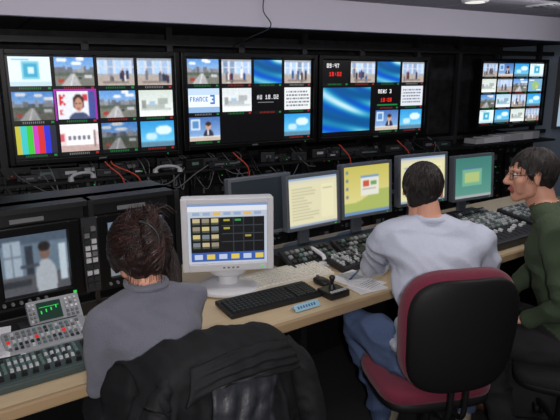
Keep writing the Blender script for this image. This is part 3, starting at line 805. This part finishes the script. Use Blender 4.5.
def hand(parent,name,wrist,fwd,up,side,skin,curl=25):
    f=Vector(fwd).normalized(); u=Vector(up); u=(u-f*u.dot(f)).normalized(); x=f.cross(u)
    Mx=Matrix(((x.x,f.x,u.x,wrist[0]),(x.y,f.y,u.y,wrist[1]),(x.z,f.z,u.z,wrist[2]),(0,0,0,1)))
    P=Parts(); P.hull('skin',((0,-.01,0),(.024,.02,.018)),((0,.03,0),(.034,.02,.014)),((0,.082,0),(.038,.012,.012)))
    L=[.072,.082,.076,.058]; X=[.030,.011,-.009,-.028]
    for k in range(4):
        p=Vector((X[k]*side,.085,0)); a=math.radians(curl*0.6); sp=math.radians(X[k]*side*180*1.0)
        for q,fr in enumerate((.45,.3,.25)):
            d=Vector((math.sin(sp)*math.cos(a),math.cos(a)*math.cos(sp),-math.sin(a))); n=p+d*L[k]*fr
            P.hull('skin',(p,.0088-q*.0008),(n,.0082-q*.0008)); p=n; a+=math.radians(curl)
    p=Vector((.026*side,.02,-.004)); 
    for q,(d,l,r) in enumerate((((.75*side,.62,-.2),.038,.013),((.45*side,.85,-.25),.032,.0105),((.2*side,.9,-.35),.024,.0095))):
        d=Vector(d).normalized(); n=p+d*l; P.hull('skin',(p,r),(n,r*.88)); p=n
    me=P.mesh(name,0.0032,2,{'skin':skin}); return ob_from(me,name,parent,Mx)
def surf_strands(n,rng,start,end,ctr,rad,lift=0.004,steps=9,out_=0.015):
    out=[]
    for i in range(n):
        a=Vector(start(rng)).normalized(); b_=(Vector(end(rng))).normalized(); pts=[]; w0=rng.uniform(-.01,out_)
        for k in range(steps):
            d=a.slerp(b_,k/(steps-1)) if a.dot(b_)>-0.99 else a
            d=d.normalized(); w=1+w0+rng.uniform(0,.006)
            pts.append(Vector((ctr[0]+d.x*rad[0]*w,ctr[1]+d.y*rad[1]*w,ctr[2]+d.z*rad[2]*w)))
        out.append(pts)
    return out

# --- woman, left ---
SWE=mat('sweater_grey_blue',C(106,108,121),0.95,bump=0.4,bscale=260,var=0.06,sheen=0.2)
DKT=mat('dark_trousers',C(30,30,36),0.9,bump=0.2,bscale=150)
SHO=mat('dark_shoes',C(28,24,22),0.4)
HBR=mat('hair_dark_brown',C(32,21,20),0.4,bump=0.5,bscale=60,var=0.3,stretch=(6,1,1))
HBR2=mat('hair_brown_highlight',C(74,46,40),0.35)
Mw=MD@T(-0.68,-0.25,0)
J=dict(pelvis=(0,0,.56),waist=(0,.035,.71),chest=(0,.105,.88),neck=(0.0,.155,1.045),head=(.010,.225,1.155),
 shL=(-.145,.135,.990),shR=(.143,.135,.992),elL=(-.172,.170,.765),elR=(.170,.25,.785),wrL=(-.09,.37,.785),wrR=(.07,.41,.78),
 hipL=(-.085,.03,.53),hipR=(.085,.03,.53),knL=(-.10,.42,.55),knR=(.10,.42,.55),anL=(-.10,.42,.10),anR=(.10,.44,.10),toeL=(-.11,.55,.04),toeR=(.11,.57,.04))
wm=body('seated_woman',Mw,J,{'shirt':SWE,'trousers':DKT,'skin':SKIN,'shoe':SHO},1.0,0.85,0.008)
b=B('sweater_collar'); b.tube([(-.05,.195,1.068),(-.060,.15,1.073),(-.043,.105,1.073),(0,.09,1.073),(.043,.105,1.073),(.060,.15,1.073),(.05,.195,1.068)],0.010,SWE,8); b.build(wm)
rg=random.Random(2)
hairc=(0,-.022,.03)
# combed back hair converging on the pinned-up twist
st=surf_strands(460,rg,lambda g:(g.uniform(-1,1),g.uniform(-.1,.9),g.uniform(-.6,.9)),lambda g:(g.uniform(-.16,.16),-1,g.uniform(-.1,.6)),hairc,(.098,.106,.100),out_=.03)
st+=surf_strands(180,rg,lambda g:(g.uniform(-1,1),-.5,-.9),lambda g:(g.uniform(-.12,.12),-1,g.uniform(.1,.5)),(0,-.022,.02),(.090,.098,.104),out_=.02)
# vertical twist roll: strands wrapping round a vertical axis at the back
for i in range(230):
    a0=rg.uniform(-2.9,0.2); z0=rg.uniform(-.055,.11); pts=[]
    for k in range(8):
        a=a0+k*0.28; zz=z0+k*.007; r1=.040*(1-0.45*abs((zz-.035)/.10)**2)*(1+.06*rg.random())
        pts.append(Vector((.006+math.cos(a)*r1*1.0,-.112+math.sin(a)*r1,zz)))
    st.append(pts)
# feathery ends sticking out above the clip
for i in range(70):
    x=rg.uniform(-.05,.05); dx=rg.uniform(-.05,.05); dz=rg.uniform(.0,.035); y0=-.085+rg.uniform(-.03,.02)
    st.append([Vector((x*.6,y0,.105)),Vector((x*.6+dx*.4,y0-.012,.118+dz*.5)),Vector((x*.6+dx,y0-.026,.116+dz)),Vector((x*.6+dx*1.5,y0-.04,.098+dz*.6))])
# loose lock falling on the right, wisps at the nape
for i in range(60):
    x=.084+rg.uniform(-.012,.014); y=rg.uniform(-.05,.01); st.append([Vector((x-.01,y,.03)),Vector((x+.010,y-.012,-.03)),Vector((x+.012,y-.02,-.08)),Vector((x+.0,y-.03,-.13+rg.uniform(-.03,.02)))])
for i in range(40):
    x=rg.uniform(-.06,.06); y=-.078+rg.uniform(-.015,.01); st.append([Vector((x,y,-.04)),Vector((x*1.05,y-.004,-.07)),Vector((x*1.1,y+.002,-.095+rg.uniform(-.01,.01)))])
rg.shuffle(st)
Mh=T(*J['head'])@R(-4)@R(-12,'X')
head(wm,Mh,1,SKIN,HBR,[[((0,-.018,.042),(.094,.100,.084)),((0,-.040,.0),(.092,.082,.082))],[((.004,-.110,.085),(.028,.026,.02)),((.006,-.114,.035),(.036,.034,.03)),((.004,-.100,-.03),(.026,.026,.03))],[((0,-.06,-.04),(.070,.050,.042)),((0,-.05,-.065),(.05,.04,.02))],[((.080,-.005,.0),(.018,.045,.048)),((.088,-.015,-.06),(.013,.022,.035))],[((-.080,-.0,.0),(.018,.045,.048)),((-.076,-.01,-.04),(.012,.025,.02))]],strands=st,hm2=HBR2,amp=1.2)
clip=B('hair_clip'); clip.tube([(-.03,-.128,.10),(0,-.146,.085),(.02,-.150,.05),(.018,-.146,.01)],0.005,BLK,8); clip.build(wm,Mh)
hand(wm,'hand_left',(-.085,.395,.778),(.1,1,0),(0,0,1),1,SKIN,18); hand(wm,'hand_right',(.065,.435,.775),(-.1,1,0),(0,0,1),-1,SKIN,18)

# --- man in white shirt ---
WSH=mat('shirt_white',C(198,204,222),0.85,bump=0.15,bscale=120,var=0.03)
JEA=mat('jeans_blue',C(78,96,132),0.9,bump=0.3,bscale=240,var=0.18)
SNK=mat('sneaker_beige',C(150,140,126),0.7,var=0.2,bscale=40)
HDK=mat('hair_black_brown',C(27,21,20),0.45,bump=0.6,bscale=70,var=0.3,stretch=(5,1,1))
HDK2=mat('hair_dark_highlight',C(50,40,37),0.4)
Mm=T(.62,2.07,0)
J=dict(pelvis=(0,-.0,.605),waist=(0.01,.03,.75),chest=(0.01,.11,.94),neck=(0.005,.19,1.105),head=(-.010,.275,1.222),
 shL=(-.180,.17,1.045),shR=(.200,.13,1.030),elL=(-.200,.37,.84),elR=(.305,.26,.83),wrL=(-.08,.60,.80),wrR=(.22,.52,.80),
 hipL=(-.09,.02,.58),hipR=(.09,.02,.58),knL=(-.26,.31,.60),knR=(.15,.41,.60),anL=(-.13,.31,.10),anR=(.29,.40,.10),toeL=(-.05,.46,.04),toeR=(.32,.55,.04))
J['hem']=((Vector((0,-.02,.64)),(.172,.128,.05)),(Vector((0.0,.02,.72)),(.158,.118,.06)))
mm=body('seated_man',Mm,J,{'shirt':WSH,'trousers':JEA,'skin':SKIN,'shoe':SNK},4.0,1.02,0.015)
crown=lambda g:(g.uniform(-.3,.3),g.uniform(-.6,0),1)
st=surf_strands(420,rg,crown,lambda g:(g.uniform(-1,1),g.uniform(-1,.6),g.uniform(-.75,.2)),(0,-.018,.030),(.084,.100,.092),out_=.03)
man_hair=[[((0,-.018,.048),(.080,.092,.074)),((0,-.035,.015),(.079,.082,.075))],[((0,-.06,-.02),(.068,.042,.05)),((0,-.058,-.05),(.055,.03,.03))],[((-.068,.012,.02),(.013,.022,.03))],[((.068,.012,.02),(.013,.022,.03))]]
head(mm,T(*J['head'])@R(-18)@R(-8,'X'),2,SKIN,HDK,man_hair,strands=st,hm2=HDK2)
hand(mm,'hand_left',(-.07,.625,.797),(.25,1,0),(0,0,1),1,SKIN,20); hand(mm,'hand_right',(.205,.545,.797),(-.2,1,0),(0,0,1),-1,SKIN,20)
b=B('shirt_collar'); b.tube([( -.05,.235,1.110),(-.061,.185,1.120),(-.04,.145,1.123),(0.005,.13,1.125),(.05,.142,1.123),(.071,.18,1.120),(.06,.235,1.110)],0.012,WSH,8); b.build(mm)

# --- man in green shirt ---
GSH=mat('shirt_olive_green',C(60,74,54),0.9,bump=0.25,bscale=150,var=0.08)
TRS=mat('black_trousers',C(34,33,36),0.9,bump=0.2,bscale=150)
BSH=mat('brown_shoes',C(78,50,36),0.4)
Mr=T(1.29,2.30,0)@R(64.5)
J=dict(pelvis=(0,0,.56),waist=(0,.035,.73),chest=(0,.10,.95),neck=(0,.155,1.145),head=(0,.225,1.275),
 shL=(-.195,.11,1.085),shR=(.195,.11,1.085),elL=(-.262,.03,.80),elR=(.26,.14,.82),wrL=(-.175,.165,.690),wrR=(.13,.26,.69),
 hipL=(-.09,.02,.54),hipR=(.09,.02,.54),knL=(-.16,.34,.565),knR=(.14,.36,.565),anL=(-.13,.22,.10),anR=(.15,.26,.10),toeL=(-.15,.35,.04),toeR=(.17,.38,.04))
J['hem']=((Vector((0,0,.60)),(.170,.128,.05)),(Vector((0.0,.02,.70)),(.156,.118,.06)))
rm=body('seated_man',Mr,J,{'shirt':GSH,'trousers':TRS,'skin':SKIN,'shoe':BSH},7.0,1.03,0.011)
st=surf_strands(420,rg,crown,lambda g:(g.uniform(-1,1),g.uniform(-1,.45),g.uniform(-.6,.25)),(0,-.018,.030),(.084,.100,.092),out_=.03)
Mh=T(*J['head'])@R(20)@R(-6,'X')
head(rm,Mh,3,SKIN,HDK,man_hair,strands=st,hm2=HDK2)
hand(rm,'hand_left',(-.17,.19,.677),(.12,1,-.2),(0,.2,1),1,SKIN,22); hand(rm,'hand_right',(.12,.285,.675),(-.1,1,-.22),(0,.2,1),-1,SKIN,22)
g=B('eyeglasses')
for s_ in(-1,1):
    pts=[(s_*.032+.021*math.copysign(abs(math.cos(a))**.6,math.cos(a)),.094-.006*abs(math.cos(a)),.012+.015*math.copysign(abs(math.sin(a))**.6,math.sin(a))) for a in [k*math.pi/8 for k in range(17)]]
    g.tube(pts,0.0014,BLK,6,sub=2); g.tube([(s_*.053,.088,.018),(s_*.074,.05,.020),(s_*.080,-.005,.020),(s_*.080,-.02,.008)],0.0016,BLK,6)
g.tube([(-.011,.094,.016),(0,.098,.019),(.011,.094,.016)],0.0014,BLK,6)
g.build(rm,Mh)
b=B('shirt_collar'); b.tube([(-.055,.20,1.135),(-.066,.16,1.15),(-.045,.112,1.155),(0,.10,1.158),(.045,.112,1.155),(.066,.16,1.15),(.055,.20,1.135)],0.012,GSH,8); b.build(rm)

# ---------- lights ----------
def area(name,M,sx,sy,p,col):
    l=bpy.data.lights.new(name,'AREA'); l.shape='RECTANGLE'; l.size=sx; l.size_y=sy; l.energy=p; l.color=col
    o=bpy.data.objects.new(name,l); COL.objects.link(o); o.matrix_world=M; return o
area('overhead_fill',T(-0.2,0.1,2.18)@R(35,'X'),1.0,0.5,7,(1,0.96,0.94))  # fill added above the camera, tilted into the room
area('overhead_fill',T(1.3,2.2,2.2),0.8,0.4,8,(1,0.96,0.95))  # this and the next two: out-of-frame fill added at ceiling height
area('overhead_fill',T(-0.4,2.2,2.2),0.6,0.4,4,(1,0.96,0.95))
area('overhead_fill',T(2.4,3.6,2.2),0.8,0.4,8,(0.95,0.97,1))
area('soffit_fill',MW@T(2.0,-1.15,2.16)@R(84,'X'),5.5,0.06,8,(0.98,0.96,1))  # strip light added to brighten the soffit face
fl=bpy.data.lights.new('photo_flash','POINT'); fl.energy=88; fl.shadow_soft_size=0.03; fl.color=(1,0.955,0.93)
fo=bpy.data.objects.new('photo_flash',fl); COL.objects.link(fo); fo.location=(0.06,-0.25,1.80)
w=bpy.data.worlds.new('world'); scene.world=w; w.use_nodes=True
w.node_tree.nodes['Background'].inputs[0].default_value=(0.5,0.55,0.65,1); w.node_tree.nodes['Background'].inputs[1].default_value=0.02
try:
    scene.view_settings.view_transform='Standard'
except Exception as e: print(e)
# ---------- camera -----------
cam=bpy.data.cameras.new('camera'); cam.lens=36; cam.sensor_width=36; cam.clip_start=0.05
co=bpy.data.objects.new('camera',cam); COL.objects.link(co); co.location=(0,0,1.7); co.rotation_euler=(math.radians(90-13.55),0,0)
scene.camera=co
